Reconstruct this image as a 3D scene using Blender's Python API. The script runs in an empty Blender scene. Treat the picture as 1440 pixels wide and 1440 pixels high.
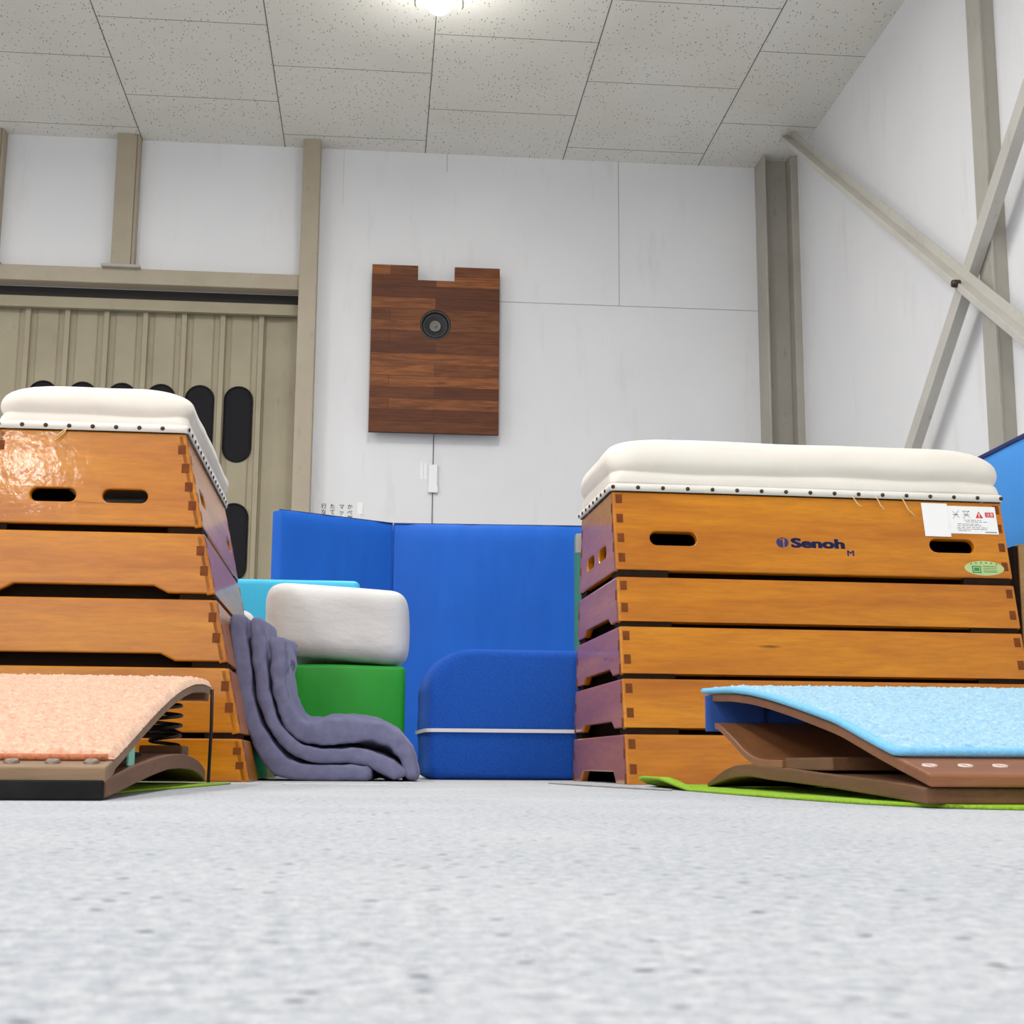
import bpy, bmesh, math, random
import numpy as np
from mathutils import Vector, Matrix, noise
PI = math.pi
SC = bpy.context.scene
COL = SC.collection
random.seed(4)

# ------------------------------------------------------------------ helpers
def link(o, parent=None):
    COL.objects.link(o)
    if parent is not None:
        o.parent = parent
    return o

def tag(o, label=None, cat=None, group=None, kind=None):
    if label: o['label'] = label
    if cat: o['category'] = cat
    if group: o['group'] = group
    if kind: o['kind'] = kind
    return o

def thing(name, label, cat, loc=(0, 0, 0), rz=0.0, group=None, kind=None):
    o = bpy.data.objects.new(name, None)
    o.empty_display_size = .05
    o.location = loc
    o.rotation_euler = (0, 0, rz)
    link(o)
    return tag(o, label, cat, group, kind)

def obj(name, bm, mats, parent=None, smooth=False, bevel=0, seg=2, sub=0, weld=False, loc=None, fix=True):
    if weld:
        bmesh.ops.remove_doubles(bm, verts=bm.verts, dist=1e-5)
    if fix:
        bmesh.ops.recalc_face_normals(bm, faces=bm.faces)
    me = bpy.data.meshes.new(name)
    bm.to_mesh(me)
    bm.free()
    for m in (mats if isinstance(mats, (list, tuple)) else [mats]):
        me.materials.append(m)
    if smooth:
        me.polygons.foreach_set('use_smooth', [True] * len(me.polygons))
    o = bpy.data.objects.new(name, me)
    if loc is not None:
        o.location = loc
    link(o, parent)
    if bevel:
        b = o.modifiers.new('bevel', 'BEVEL')
        b.width = bevel; b.segments = seg; b.limit_method = 'ANGLE'; b.angle_limit = math.radians(40)
        b.harden_normals = False
    if sub:
        s = o.modifiers.new('sub', 'SUBSURF')
        s.levels = sub; s.render_levels = sub
    return o

def box(bm, x0, x1, y0, y1, z0, z1, mi=0, M=None):
    vs = [bm.verts.new((x, y, z)) for x in (x0, x1) for y in (y0, y1) for z in (z0, z1)]
    if M is not None:
        for v in vs: v.co = M @ v.co
    for f in ((0, 1, 3, 2), (4, 6, 7, 5), (0, 4, 5, 1), (2, 3, 7, 6), (0, 2, 6, 4), (1, 5, 7, 3)):
        bm.faces.new([vs[i] for i in f]).material_index = mi
    return vs

def bx(x0, x1, y0, y1, z0, z1):
    bm = bmesh.new(); box(bm, x0, x1, y0, y1, z0, z1); return bm

def tube(bm, pts, r, n=10, mi=0, cap=True):
    pts = [Vector(p) for p in pts]
    rings = []
    up = None
    for i, p in enumerate(pts):
        t = (pts[min(i + 1, len(pts) - 1)] - pts[max(i - 1, 0)]).normalized()
        if up is None:
            up = Vector((0, 0, 1)) if abs(t.z) < .9 else Vector((1, 0, 0))
        a = t.cross(up).normalized(); b = a.cross(t).normalized(); up = b
        rings.append([bm.verts.new(p + r * (math.cos(2 * PI * k / n) * a + math.sin(2 * PI * k / n) * b)) for k in range(n)])
    for A, B in zip(rings, rings[1:]):
        for k in range(n):
            f = bm.faces.new((A[k], A[(k + 1) % n], B[(k + 1) % n], B[k])); f.material_index = mi; f.smooth = True
    if cap:
        bm.faces.new(rings[0]).material_index = mi
        bm.faces.new(rings[-1][::-1]).material_index = mi

def lathe(bm, prof, M, n=32, mi=0):
    """prof: (radius, height) along local z of matrix M"""
    rings = []
    for r, h in prof:
        if r < 1e-6:
            rings.append([bm.verts.new(M @ Vector((0, 0, h)))])
        else:
            rings.append([bm.verts.new(M @ Vector((r * math.cos(2 * PI * k / n), r * math.sin(2 * PI * k / n), h))) for k in range(n)])
    for A, B in zip(rings, rings[1:]):
        for k in range(n):
            a, b, c, d = A[k % len(A)], A[(k + 1) % len(A)], B[(k + 1) % len(B)], B[k % len(B)]
            vs = []
            for v in (a, b, c, d):
                if v not in vs: vs.append(v)
            if len(vs) > 2:
                f = bm.faces.new(vs); f.material_index = mi; f.smooth = True

def board(bm, P, outline, holes=(), t=.02, mi=0, back=None):
    """flat board: outline and holes in (u, v); P(u, v, w) places a point, w is depth under the face"""
    b2 = bmesh.new(); loops = []
    for lp in [outline] + list(holes):
        vs = [b2.verts.new((u, v, 0)) for u, v in lp]
        for a, b in zip(vs, vs[1:] + vs[:1]): b2.edges.new((a, b))
        loops.append(vs)
    bmesh.ops.triangle_fill(b2, use_beauty=True, use_dissolve=False, edges=b2.edges[:], normal=(0, 0, 1))
    b2.verts.index_update()
    F = {}; B = {}
    for v in b2.verts:
        F[v.index] = bm.verts.new(P(v.co.x, v.co.y, 0)); B[v.index] = bm.verts.new(P(v.co.x, v.co.y, t))
    for f in b2.faces:
        ids = [v.index for v in f.verts]
        bm.faces.new([F[i] for i in ids]).material_index = mi
        bm.faces.new([B[i] for i in ids][::-1]).material_index = mi if back is None else back
    for vs in loops:
        for a, b in zip(vs, vs[1:] + vs[:1]):
            bm.faces.new((F[a.index], F[b.index], B[b.index], B[a.index])).material_index = mi
    b2.free()

def capsule(cx, cy, w, h, n=8):
    """stadium outline centred at cx, cy"""
    pts = []
    if w >= h:
        r = h / 2; d = w / 2 - r
        for k in range(n + 1): a = -PI / 2 + PI * k / n; pts.append((cx + d + r * math.cos(a), cy + r * math.sin(a)))
        for k in range(n + 1): a = PI / 2 + PI * k / n; pts.append((cx - d + r * math.cos(a), cy + r * math.sin(a)))
    else:
        pts = [(cx + (y - cy), cy + (x - cx)) for x, y in capsule(cx, cy, h, w, n)]
    return pts

def axis_pts(h, r, step):
    e = [-h, -h + r * .25, -h + r * .6, -h + r]
    n = max(2, int(2 * (h - r) / step))
    mid = list(np.linspace(-h + r, h - r, n + 1))[1:-1]
    return e + mid + [-x for x in e[::-1]]

def soft_box(sx, sy, sz, r, amp=0, freq=6, step=.03, seed=0, puff=0):
    """rounded box from z=0 to sz, padded and slightly uneven"""
    bm = bmesh.new(); H = (sx / 2, sy / 2, sz / 2); A = [axis_pts(h, min(r, h * .95), step) for h in H]
    cache = {}
    def V(i, j, k):
        key = (i, j, k)
        if key in cache: return cache[key]
        p = Vector((A[0][i], A[1][j], A[2][k]))
        q = Vector([max(-(h - r), min(h - r, c)) for h, c in zip(H, p)])
        d = p - q
        if d.length > 1e-9: p = q + d.normalized() * min(r, d.length if sum(abs(c) > 1e-9 for c in d) == 1 else r)
        if puff:
            n = Vector([p[a] / H[a] for a in range(3)])
            for a in range(3):
                o = [b for b in range(3) if b != a]
                p[a] += puff * n[a] * max(0, 1 - n[o[0]] ** 2) * max(0, 1 - n[o[1]] ** 2)
        if amp:
            s = p * freq + Vector((seed * 7.1, seed * 3.3, seed))
            p = p + amp * Vector((noise.noise(s), noise.noise(s + Vector((9, 0, 0))), noise.noise(s + Vector((0, 9, 0)))))
        p.z += sz / 2
        cache[key] = bm.verts.new(p); return cache[key]
    n = [len(a) for a in A]
    def quad(*ids):
        bm.faces.new([V(*i) for i in ids]).smooth = True
    for i in range(n[0] - 1):
        for j in range(n[1] - 1):
            for k in (0, n[2] - 1): quad((i, j, k), (i + 1, j, k), (i + 1, j + 1, k), (i, j + 1, k))
    for i in range(n[0] - 1):
        for k in range(n[2] - 1):
            for j in (0, n[1] - 1): quad((i, j, k), (i + 1, j, k), (i + 1, j, k + 1), (i, j, k + 1))
    for j in range(n[1] - 1):
        for k in range(n[2] - 1):
            for i in (0, n[0] - 1): quad((i, j, k), (i, j + 1, k), (i, j + 1, k + 1), (i, j, k + 1))
    return bm

def smooth_curve(pts, n, passes=2):
    """resample a polyline by arc length with light smoothing"""
    P = np.array(pts, float)
    s = np.r_[0, np.cumsum(np.linalg.norm(np.diff(P, axis=0), axis=1))]
    t = np.linspace(0, s[-1], n)
    Q = np.stack([np.interp(t, s, P[:, i]) for i in range(P.shape[1])], 1)
    for _ in range(passes):
        Q[1:-1] = (Q[:-2] + 2 * Q[1:-1] + Q[2:]) / 4
    return Q

def prof_fn(pts, smooth=.02):
    P = np.array(sorted(pts), float)
    def f(u):
        k = np.linspace(-1, 1, 9) * smooth * 2
        w = np.exp(-(k / (smooth + 1e-9)) ** 2)
        lo, hi = P[0, 0], P[-1, 0]
        out = 0
        for a, b in zip(k, w):
            x = u + a
            y = np.interp(x, P[:, 0], P[:, 1])
            if x < lo: y = P[0, 1] + (x - lo) * (P[1, 1] - P[0, 1]) / (P[1, 0] - P[0, 0])
            if x > hi: y = P[-1, 1] + (x - hi) * (P[-1, 1] - P[-2, 1]) / (P[-1, 0] - P[-2, 0])
            out += b * y
        return float(out / w.sum())
    return f

def slab_u(top, bot, us, w0, w1, mi=0, bm=None):
    """curved board: top and bottom heights as functions of u (local y), spanning w0..w1 (local x)"""
    bm = bm or bmesh.new(); R = []
    for u in us:
        R.append([bm.verts.new((x, u, z)) for x, z in ((w0, bot(u)), (w1, bot(u)), (w1, top(u)), (w0, top(u)))])
    for A, B in zip(R, R[1:]):
        for k in range(4):
            bm.faces.new((A[k], A[(k + 1) % 4], B[(k + 1) % 4], B[k])).material_index = mi
    bm.faces.new(R[0]); bm.faces.new(R[-1][::-1])
    return bm

_tc = {}
def text_into(bm, s, size, M, mi=0, bold=0.0, xs=1.0, thick=.0003, align='LEFT'):
    cu = bpy.data.curves.new('t', 'FONT'); cu.body = s; cu.size = 1.0; cu.offset = bold; cu.align_x = align
    cu.resolution_u = 4
    o = bpy.data.objects.new('t', cu); COL.objects.link(o)
    dg = bpy.context.evaluated_depsgraph_get(); dg.update()
    me = bpy.data.meshes.new_from_object(o.evaluated_get(dg))
    base = [M @ Vector((v.co.x * size * xs, v.co.y * size, thick)) for v in me.vertices]
    vs = [bm.verts.new(p) for p in base]
    for p in me.polygons:
        try: bm.faces.new([vs[i] for i in p.vertices]).material_index = mi
        except ValueError: pass
    bpy.data.objects.remove(o); bpy.data.curves.remove(cu); bpy.data.meshes.remove(me)

def flat_poly(bm, M, pts, h, mi=0):
    f = bm.faces.new([bm.verts.new(M @ Vector((x, y, h))) for x, y in pts]); f.material_index = mi; return f

def flat_rect(bm, M, x0, x1, y0, y1, h, mi=0):
    flat_poly(bm, M, ((x0, y0), (x1, y0), (x1, y1), (x0, y1)), h, mi)

# ------------------------------------------------------------------ materials
def mat(name, color=(.8, .8, .8), rough=.6, metal=0, spec=.5, coat=0, coat_rough=.1, sheen=0, emit=None):
    m = bpy.data.materials.new(name); m.use_nodes = True
    b = m.node_tree.nodes['Principled BSDF']
    b.inputs['Base Color'].default_value = (*color, 1); b.inputs['Roughness'].default_value = rough
    b.inputs['Metallic'].default_value = metal; b.inputs['Specular IOR Level'].default_value = spec
    b.inputs['Coat Weight'].default_value = coat; b.inputs['Coat Roughness'].default_value = coat_rough
    b.inputs['Sheen Weight'].default_value = sheen
    if emit:
        b.inputs['Emission Color'].default_value = (*emit[0], 1); b.inputs['Emission Strength'].default_value = emit[1]
    return m

class NT:
    def __init__(s, m):
        s.m = m; s.t = m.node_tree; s.b = s.t.nodes['Principled BSDF']; s.co = None
    def n(s, kind, **kw):
        x = s.t.nodes.new(kind)
        for k, v in kw.items():
            if k in x.inputs: x.inputs[k].default_value = v
            else: setattr(x, k, v)
        return x
    def l(s, a, b): s.t.links.new(a, b)
    def coords(s, scale=(1, 1, 1), src='Object', rot=(0, 0, 0)):
        c = s.n('ShaderNodeTexCoord'); m = s.n('ShaderNodeMapping'); m.inputs['Scale'].default_value = scale
        m.inputs['Rotation'].default_value = rot
        s.l(c.outputs[src], m.inputs['Vector']); return m.outputs[0]
    def noise(s, vec, scale=5, detail=4, rough=.55, dist=0):
        x = s.n('ShaderNodeTexNoise'); x.inputs['Scale'].default_value = scale; x.inputs['Detail'].default_value = detail
        x.inputs['Roughness'].default_value = rough; x.inputs['Distortion'].default_value = dist
        s.l(vec, x.inputs['Vector']); return x.outputs['Fac']
    def ramp(s, fac, stops, interp='LINEAR'):
        r = s.n('ShaderNodeValToRGB'); r.color_ramp.interpolation = interp
        while len(r.color_ramp.elements) < len(stops): r.color_ramp.elements.new(.5)
        for e, (p, c) in zip(r.color_ramp.elements, stops):
            e.position = p; e.color = (*c, 1) if len(c) == 3 else c
        s.l(fac, r.inputs[0]); return r.outputs[0]
    def mix(s, fac, a, b, mode='MIX'):
        x = s.n('ShaderNodeMix'); x.data_type = 'RGBA'; x.blend_type = mode
        for i, v in ((0, fac), (6, a), (7, b)):
            if hasattr(v, 'links'): s.l(v, x.inputs[i])
            else: x.inputs[i].default_value = v if not isinstance(v, tuple) or len(v) == 4 else (*v, 1)
        return x.outputs[2]
    def color(s, sock): s.l(sock, s.b.inputs['Base Color'])
    def bump(s, h, strength=.3, dist=.01, prev=None):
        x = s.n('ShaderNodeBump'); x.inputs['Strength'].default_value = strength; x.inputs['Distance'].default_value = dist
        s.l(h, x.inputs['Height'])
        if prev is not None: s.l(prev, x.inputs['Normal'])
        s.l(x.outputs[0], s.b.inputs['Normal']); return x.outputs[0]

G = lambda v: (v, v, v)

def noisy(name, c0, c1, scale=20, rough=.7, bump=.2, bdist=.003, bscale=None, stretch=(1, 1, 1), **kw):
    m = mat(name, c0, rough, **kw); t = NT(m); v = t.coords(stretch)
    f = t.noise(v, scale, 5)
    t.color(t.ramp(f, [(.3, c0), (.7, c1)]))
    if bump: t.bump(t.noise(v, bscale or scale * 2, 4), bump, bdist)
    return m

def wood(name, dark, mid, light, along='X', rough=.35, coat=.35):
    m = mat(name, mid, rough, coat=coat, coat_rough=.09); t = NT(m)
    sc = {'X': (1.1, 9, 9), 'Y': (9, 1.1, 9), 'Z': (9, 9, 1.1)}[along]
    t.b.inputs['Specular IOR Level'].default_value = .3
    v = t.coords(sc)
    oi = t.n('ShaderNodeObjectInfo')
    add = t.n('ShaderNodeVectorMath', operation='MULTIPLY_ADD')
    t.l(v, add.inputs[0]); add.inputs[1].default_value = (1, 1, 1)
    mul = t.n('ShaderNodeVectorMath', operation='SCALE'); cmb = t.n('ShaderNodeCombineXYZ')
    for i in range(3): t.l(oi.outputs['Random'], cmb.inputs[i])
    t.l(cmb.outputs[0], mul.inputs[0]); mul.inputs['Scale'].default_value = 37
    t.l(mul.outputs[0], add.inputs[2]); v = add.outputs[0]
    big = t.noise(v, 1.6, 3, .5, .6)
    c = t.ramp(big, [(.25, dark), (.5, mid), (.78, light)])
    fine = t.noise(v, 14, 6, .65, .3)
    c = t.mix(t.ramp(fine, [(.35, G(.35)), (.62, G(0))]), c, tuple(x * .62 for x in dark))
    # small knots and scratches
    vo = t.n('ShaderNodeTexVoronoi'); vo.inputs['Scale'].default_value = 1.3; t.l(v, vo.inputs['Vector'])
    c = t.mix(t.ramp(vo.outputs['Distance'], [(.015, G(.8)), (.045, G(0))]), c, tuple(x * .25 for x in dark))
    t.color(c)
    t.bump(t.noise(v, 5, 4), .12, .004)
    if coat:
        b_ = t.n('ShaderNodeBump'); b_.inputs['Strength'].default_value = .085; b_.inputs['Distance'].default_value = .004
        t.l(t.noise(t.coords((1, 1, 1)), 38, 3), b_.inputs['Height']); t.l(b_.outputs[0], t.b.inputs['Coat Normal'])
    return m

M = {}
VARD, VARM, VARL = (.39, .112, .001), (.52, .172, .0015), (.64, .245, .003)
M['wood_x'] = wood('varnished_wood_long', VARD, VARM, VARL, 'X')
M['wood_y'] = wood('varnished_wood_cross', VARD, VARM, VARL, 'Y', rough=.35, coat=.8)
M['pin'] = noisy('end_grain', (.13, .032, .006), (.19, .052, .009), 60, .5, 0, spec=.15)
M['block'] = noisy('block_and_side_shade', (.014, .007, .004), (.022, .011, .006), 40, .7, 0, spec=.08)  # block wood darkened like the gap shade; also the wooden box's shadow side
M['shade_in'] = mat('inner_ply_shade', (.016, .009, .006), .9, spec=.05)  # inner wood painted near-black so gaps and slots read as shade
M['canvas'] = noisy('white_canvas', (.73, .685, .615), (.80, .755, .69), 5, .85, .45, .006, 9, sheen=.2)
M['hem'] = noisy('white_canvas_hem', (.76, .735, .69), (.81, .79, .75), 9, .85, .2, .002, 40)
M['stud'] = mat('brown_stud', (.06, .04, .03), .35, metal=.6)
M['thread'] = mat('loose_thread', (.72, .55, .25), .9)
M['navy'] = mat('navy_print', (.012, .018, .11), .4)
M['white_pr'] = mat('white_sticker', (.82, .82, .83), .5)
M['grey_pr'] = mat('grey_print', (.12, .12, .13), .6)
M['red_pr'] = mat('red_print', (.62, .02, .025), .5)
M['pgreen'] = mat('pale_green_sticker', (.42, .52, .22), .5)
M['green_pr'] = mat('green_print', (.02, .22, .06), .5)

# floor carpet: pale blue grey needle felt with dark flecks
m = mat('floor_carpet', (.6, .62, .65), .95, spec=.15); t = NT(m); v = t.coords()
c = t.ramp(t.noise(v, 160, 5, .7), [(.34, (.28, .305, .35)), (.5, (.445, .462, .495)), (.66, (.585, .60, .62))])
c = t.mix(t.ramp(t.noise(v, 38, 3, .6), [(.35, G(.3)), (.6, G(0))]), c, (.43, .46, .52))
c = t.mix(t.ramp(t.noise(v, 3.5, 2), [(.4, G(0)), (.7, G(.25))]), c, (.66, .67, .67))
vo = t.n('ShaderNodeTexVoronoi'); vo.inputs['Scale'].default_value = 95; t.l(v, vo.inputs['Vector'])
sep = t.n('ShaderNodeSeparateColor'); t.l(vo.outputs['Color'], sep.inputs[0])
th = t.n('ShaderNodeMath', operation='MULTIPLY'); t.l(t.ramp(vo.outputs['Distance'], [(.14, G(1)), (.28, G(0))]), th.inputs[0])
t.l(t.ramp(sep.outputs[0], [(.74, G(0)), (.84, G(.85))]), th.inputs[1])
c = t.mix(th.outputs[0], c, (.10, .11, .14)); t.color(c)
t.bump(t.noise(v, 300, 3), .7, .003)
M['floor'] = m

# ceiling board: cream rock wool board with dark pits and 0.91 m joints
m = mat('ceiling_board', (.5, .49, .45), .95, spec=.1); t = NT(m); v = t.coords()
c = t.ramp(t.noise(v, 1.3, 3), [(.3, (.74, .715, .64)), (.7, (.82, .795, .73))])
nv = t.n('ShaderNodeTexNoise'); nv.inputs['Scale'].default_value = 9; t.l(v, nv.inputs['Vector'])
mx = t.n('ShaderNodeVectorMath', operation='MULTIPLY_ADD'); t.l(nv.outputs['Color'], mx.inputs[0]); mx.inputs[1].default_value = (.9, .9, 0); t.l(t.coords((66, 25, 1)), mx.inputs[2]); vs_ = mx.outputs[0]; vo = t.n('ShaderNodeTexVoronoi'); vo.inputs['Scale'].default_value = 1; t.l(vs_, vo.inputs['Vector'])
sep = t.n('ShaderNodeSeparateColor'); t.l(vo.outputs['Color'], sep.inputs[0])
th = t.n('ShaderNodeMath', operation='MULTIPLY'); t.l(t.ramp(vo.outputs['Distance'], [(.13, G(1)), (.24, G(0))]), th.inputs[0])
t.l(t.ramp(sep.outputs[0], [(.30, G(0)), (.44, G(.85)), (1, G(.97))]), th.inputs[1])
c = t.mix(th.outputs[0], c, (.15, .14, .12))
c = t.mix(t.ramp(t.noise(v, 130, 3), [(.5, G(0)), (.75, G(.2))]), c, (.45, .44, .39)); t.color(c)
t.bump(t.noise(v, 90, 3), .25, .004)
M['ceiling'] = m
M['joint'] = mat('board_joint', (.12, .115, .10), .9)

m = mat('white_wall', (.75, .75, .76), .8, spec=.2); t = NT(m); v = t.coords()
c = t.ramp(t.noise(v, .9, 4), [(.3, (.755, .755, .77)), (.7, (.815, .815, .825))])
c = t.mix(t.ramp(t.noise(t.coords((3, 3, .6)), 2.2, 6, .7), [(.56, G(0)), (.8, G(.3))]), c, (.52, .50, .47)); t.color(c)
t.bump(t.noise(v, 5, 3), .06, .01)
M['wall'] = m
M['seam'] = mat('wall_seam', (.40, .39, .38), .9)

def paint(name, a, b, dirt):
    m = mat(name, a, .55); t = NT(m); v = t.coords()
    c = t.ramp(t.noise(v, 3, 5), [(.3, a), (.7, b)])
    c = t.mix(t.ramp(t.noise(t.coords((6, 6, 2)), 4, 7, .7), [(.6, G(0)), (.74, G(.55))]), c, dirt); t.color(c)
    t.bump(t.noise(v, 30, 3), .08, .004)
    return m
M['beige'] = paint('beige_steel', (.37, .315, .23), (.43, .37, .275), (.22, .17, .12))
M['grey_steel'] = paint('greige_steel', (.37, .345, .295), (.43, .405, .35), (.2, .16, .12))
M['pale_steel'] = paint('pale_steel', (.47, .45, .405), (.54, .52, .47), (.25, .22, .18))
M['door'] = paint('door_paint', (.32, .275, .185), (.38, .33, .225), (.2, .17, .12))
M['black_mesh'] = noisy('black_vent_mesh', (.012, .012, .014), (.02, .02, .023), 200, .8, .3, .002, spec=.15)
M['gap_shade'] = mat('gap_shade', (.03, .027, .023), .9)

# walnut baffle
m = mat('walnut_strips', (.15, .05, .025), .5, spec=.18); t = NT(m)
v = t.coords((1, 1, 1), rot=(-PI / 2, 0, 0))
br = t.n('ShaderNodeTexBrick'); t.l(v, br.inputs['Vector'])
for k, val in (('Scale', 1), ('Mortar Size', .0012), ('Brick Width', .78), ('Row Height', .0735), ('Bias', -.1), ('Mortar Smooth', .1)): br.inputs[k].default_value = val
br.inputs['Color1'].default_value = (.115, .036, .015, 1); br.inputs['Color2'].default_value = (.36, .125, .036, 1); br.inputs['Mortar'].default_value = (.03, .012, .007, 1)
br.offset = .37; br.squash = 1.4; br.squash_frequency = 3
gv = t.coords((1.5, 14, 18)); g = t.noise(gv, 3, 6, .65, .5)
c = t.mix(t.ramp(g, [(.38, G(.7)), (.62, G(0))]), br.outputs['Color'], (.07, .022, .012)); t.color(c)
M['walnut'] = m

def vinyl(name, a, b, rough=.38, scale=2.5):
    m = mat(name, a, rough, spec=.28); t = NT(m); v = t.coords()
    t.color(t.ramp(t.noise(v, scale, 3), [(.3, a), (.7, b)]))
    bm_ = t.bump(t.noise(t.coords((5, 5, 1.2)), 1.6, 3), .25, .02); t.bump(t.noise(v, 350, 2), .08, .001, bm_)
    return m
M['blue'] = vinyl('blue_vinyl', (.004, .100, .50), (.005, .122, .58), .5)
M['blue_trim'] = mat('navy_trim', (.008, .02, .12), .5)
M['cyan'] = vinyl('cyan_vinyl', (.055, .50, .78), (.07, .56, .84), .45)
M['sky'] = vinyl('light_blue_vinyl', (.06, .30, .78), (.07, .33, .83), .5)
M['lime_v'] = vinyl('green_vinyl', (.020, .34, .030), (.026, .40, .038), .45)
M['white_v'] = noisy('white_cloth', (.70, .70, .69), (.78, .78, .765), 4, .85, .6, .012, 7, stretch=(1, 1, 1.8))
M['teal'] = vinyl('teal_vinyl', (.03, .17, .14), (.04, .21, .17), .5)

def fleece(name, a, b, scale=220, bump=.8, bd=.006, sheen=.5):
    m = mat(name, a, .95, spec=.1, sheen=sheen); t = NT(m); v = t.coords()
    t.b.inputs['Sheen Tint'].default_value = (*[min(1, x * 1.3 + .1) for x in b], 1)
    t.b.inputs['Sheen Roughness'].default_value = .35
    f = t.noise(v, scale, 4, .65)
    t.color(t.ramp(f, [(.35, a), (.65, b)]))
    t.bump(f, bump, bd); return m
M['fleece'] = fleece('blue_fleece', (.015, .082, .42), (.019, .105, .50), 170, .5, .003, .3)
M['pink'] = fleece('pink_pile', (.66, .33, .215), (.86, .57, .43), 150, .7, .004, .9)
M['pink_hem'] = fleece('coral_hem', (.45, .14, .07), (.60, .24, .13), 150, .7, .004, .1)
M['lblue'] = fleece('pale_blue_pile', (.22, .45, .70), (.46, .68, .86), 150, .7, .004, .9)
M['lblue_hem'] = fleece('blue_hem', (.17, .47, .78), (.24, .56, .86), 260, .5, .002, .1)
M['futon'] = fleece('slate_cloth', (.155, .16, .27), (.195, .20, .325), 40, .25, .003, .3)
M['green_c'] = fleece('lime_carpet', (.22, .40, .025), (.33, .56, .05), 200, .8, .004, .2)
M['grey_c'] = fleece('grey_carpet', (.32, .32, .33), (.43, .43, .44), 200, .5, .003, .1)
M['tape'] = mat('white_tape', (.74, .73, .75), .5)
M['board_w'] = wood('brown_ply', (.135, .06, .026), (.17, .078, .034), (.205, .097, .044), 'Y', .6, 0)
M['board_red'] = wood('red_brown_ply', (.20, .075, .032), (.25, .098, .042), (.29, .118, .052), 'X', .55, 0)
M['leaf_w'] = wood('orange_ply', (.26, .105, .04), (.31, .13, .05), (.36, .155, .06), 'Y', .5, .1)
M['board_tan'] = wood('worn_ply', (.20, .125, .07), (.26, .165, .095), (.32, .21, .125), 'X', .6, .0)
M['rubber'] = noisy('black_rubber', (.008, .008, .009), (.018, .017, .017), 30, .75, .2, .002, spec=.15)
M['steel'] = mat('dull_screw', (.20, .15, .125), .45, metal=.5)
M['washer'] = mat('pale_washer', (.62, .50, .45), .5, metal=.3)
M['spring'] = mat('black_spring', (.02, .018, .017), .45, metal=.5)
M['flap'] = vinyl('royal_blue_flap', (.03, .085, .36), (.035, .10, .42), .45)
M['mint'] = mat('mint_tape', (.20, .55, .42), .6)
M['tan_wood'] = wood('tan_wood', (.30, .17, .06), (.37, .22, .08), (.43, .26, .10), 'X', .5, .2)
M['drv'] = mat('driver_black', (.012, .012, .013), .45)
M['cone'] = mat('driver_cone', (.03, .03, .032), .6)
M['cap'] = mat('driver_cap', (.20, .19, .165), .4, metal=.2)
M['plastic'] = mat('white_plastic', (.85, .85, .85), .4)
M['cable'] = mat('dark_cable', (.09, .085, .08), .6)
M['paper'] = mat('white_paper', (.78, .78, .77), .8)
M['clear'] = mat('tape_on_paper', (.86, .86, .86), .25)
M['ink'] = mat('ink', (.03, .03, .035), .7)
M['lamp'] = mat('lamp_glass', (1, 1, 1), .4, emit=((1, .99, .95), 14))
M['lamp_metal'] = mat('lamp_bracket', (.35, .34, .32), .5, metal=.4)

# ------------------------------------------------------------------ the room
CEIL = 3.985; BW = 8.797; RW = 2.66; LW = -8.0; FW = -15.0
def struct(name, bm, mats, label, cat, parent=None, **kw):
    o = obj(name, bm, mats, parent, **kw)
    return tag(o, label, cat, kind='structure')

struct('floor', bx(LW, RW, FW, BW + .3, -.1, 0), M['floor'], 'pale blue-grey flecked carpet floor of the gym store', 'floor')
ceil = struct('ceiling', bx(LW, RW, FW, BW + .3, CEIL, CEIL + .1), M['ceiling'], 'cream pitted board ceiling with staggered joints', 'ceiling')
X0, Y0, S = -1.59167, 7.24057, .91
bm = bmesh.new(); bm2 = bmesh.new()
for k in range(-4, 5):
    x = X0 + k * S
    if x < RW - .02: box(bm, x - .0025, x + .0025, 2.0, BW, CEIL - .0012, CEIL)
for k in range(-4, 5):
    xa, xb = X0 + k * S, min(X0 + (k + 1) * S, RW)
    for j in range(-6, 4):
        y = Y0 + (j + (0 if k % 2 == 0 else .5)) * S
        if xa < RW - .05 and y < BW: box(bm2, xa, xb, y - .0016, y + .0016, CEIL - .001, CEIL)
o = obj('board_joint', bm, M['joint'], ceil); o = obj('board_joint', bm2, M['joint'], ceil)

wb = bmesh.new()
box(wb, -.5, RW + .1, BW, BW + .3, 0, CEIL)
box(wb, LW, -.5, BW, BW + .3, 2.99, CEIL)
box(wb, LW, -3.4, BW, BW + .3, 0, 2.99)
wall_back = struct('wall_back', wb, M['wall'], 'white panelled wall behind the mats and loudspeaker', 'wall')
sm = bmesh.new()
box(sm, 1.507, 1.511, BW - .002, BW, 2.99, CEIL)
box(sm, .72, 2.45, BW - .002, BW, 2.985, 2.989)
box(sm, -.30, -.2985, BW - .001, BW, 3.6, CEIL)
box(sm, .37, .374, BW - .002, BW, 3.86, CEIL)
obj('panel_seam', sm, M['seam'], wall_back)
struct('wall_right', bx(RW, RW + .15, FW, BW + .3, 0, CEIL), M['wall'], 'white side wall behind the steel cross braces', 'wall')
struct('wall_left', bx(LW - .15, LW, FW, BW + .3, 0, CEIL), M['wall'], 'white side wall far to the left, out of the photo', 'wall')
struct('wall_front', bx(LW, RW, FW - .15, FW, 0, CEIL), M['wall'], 'white wall behind the camera, out of the photo', 'wall')

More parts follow.
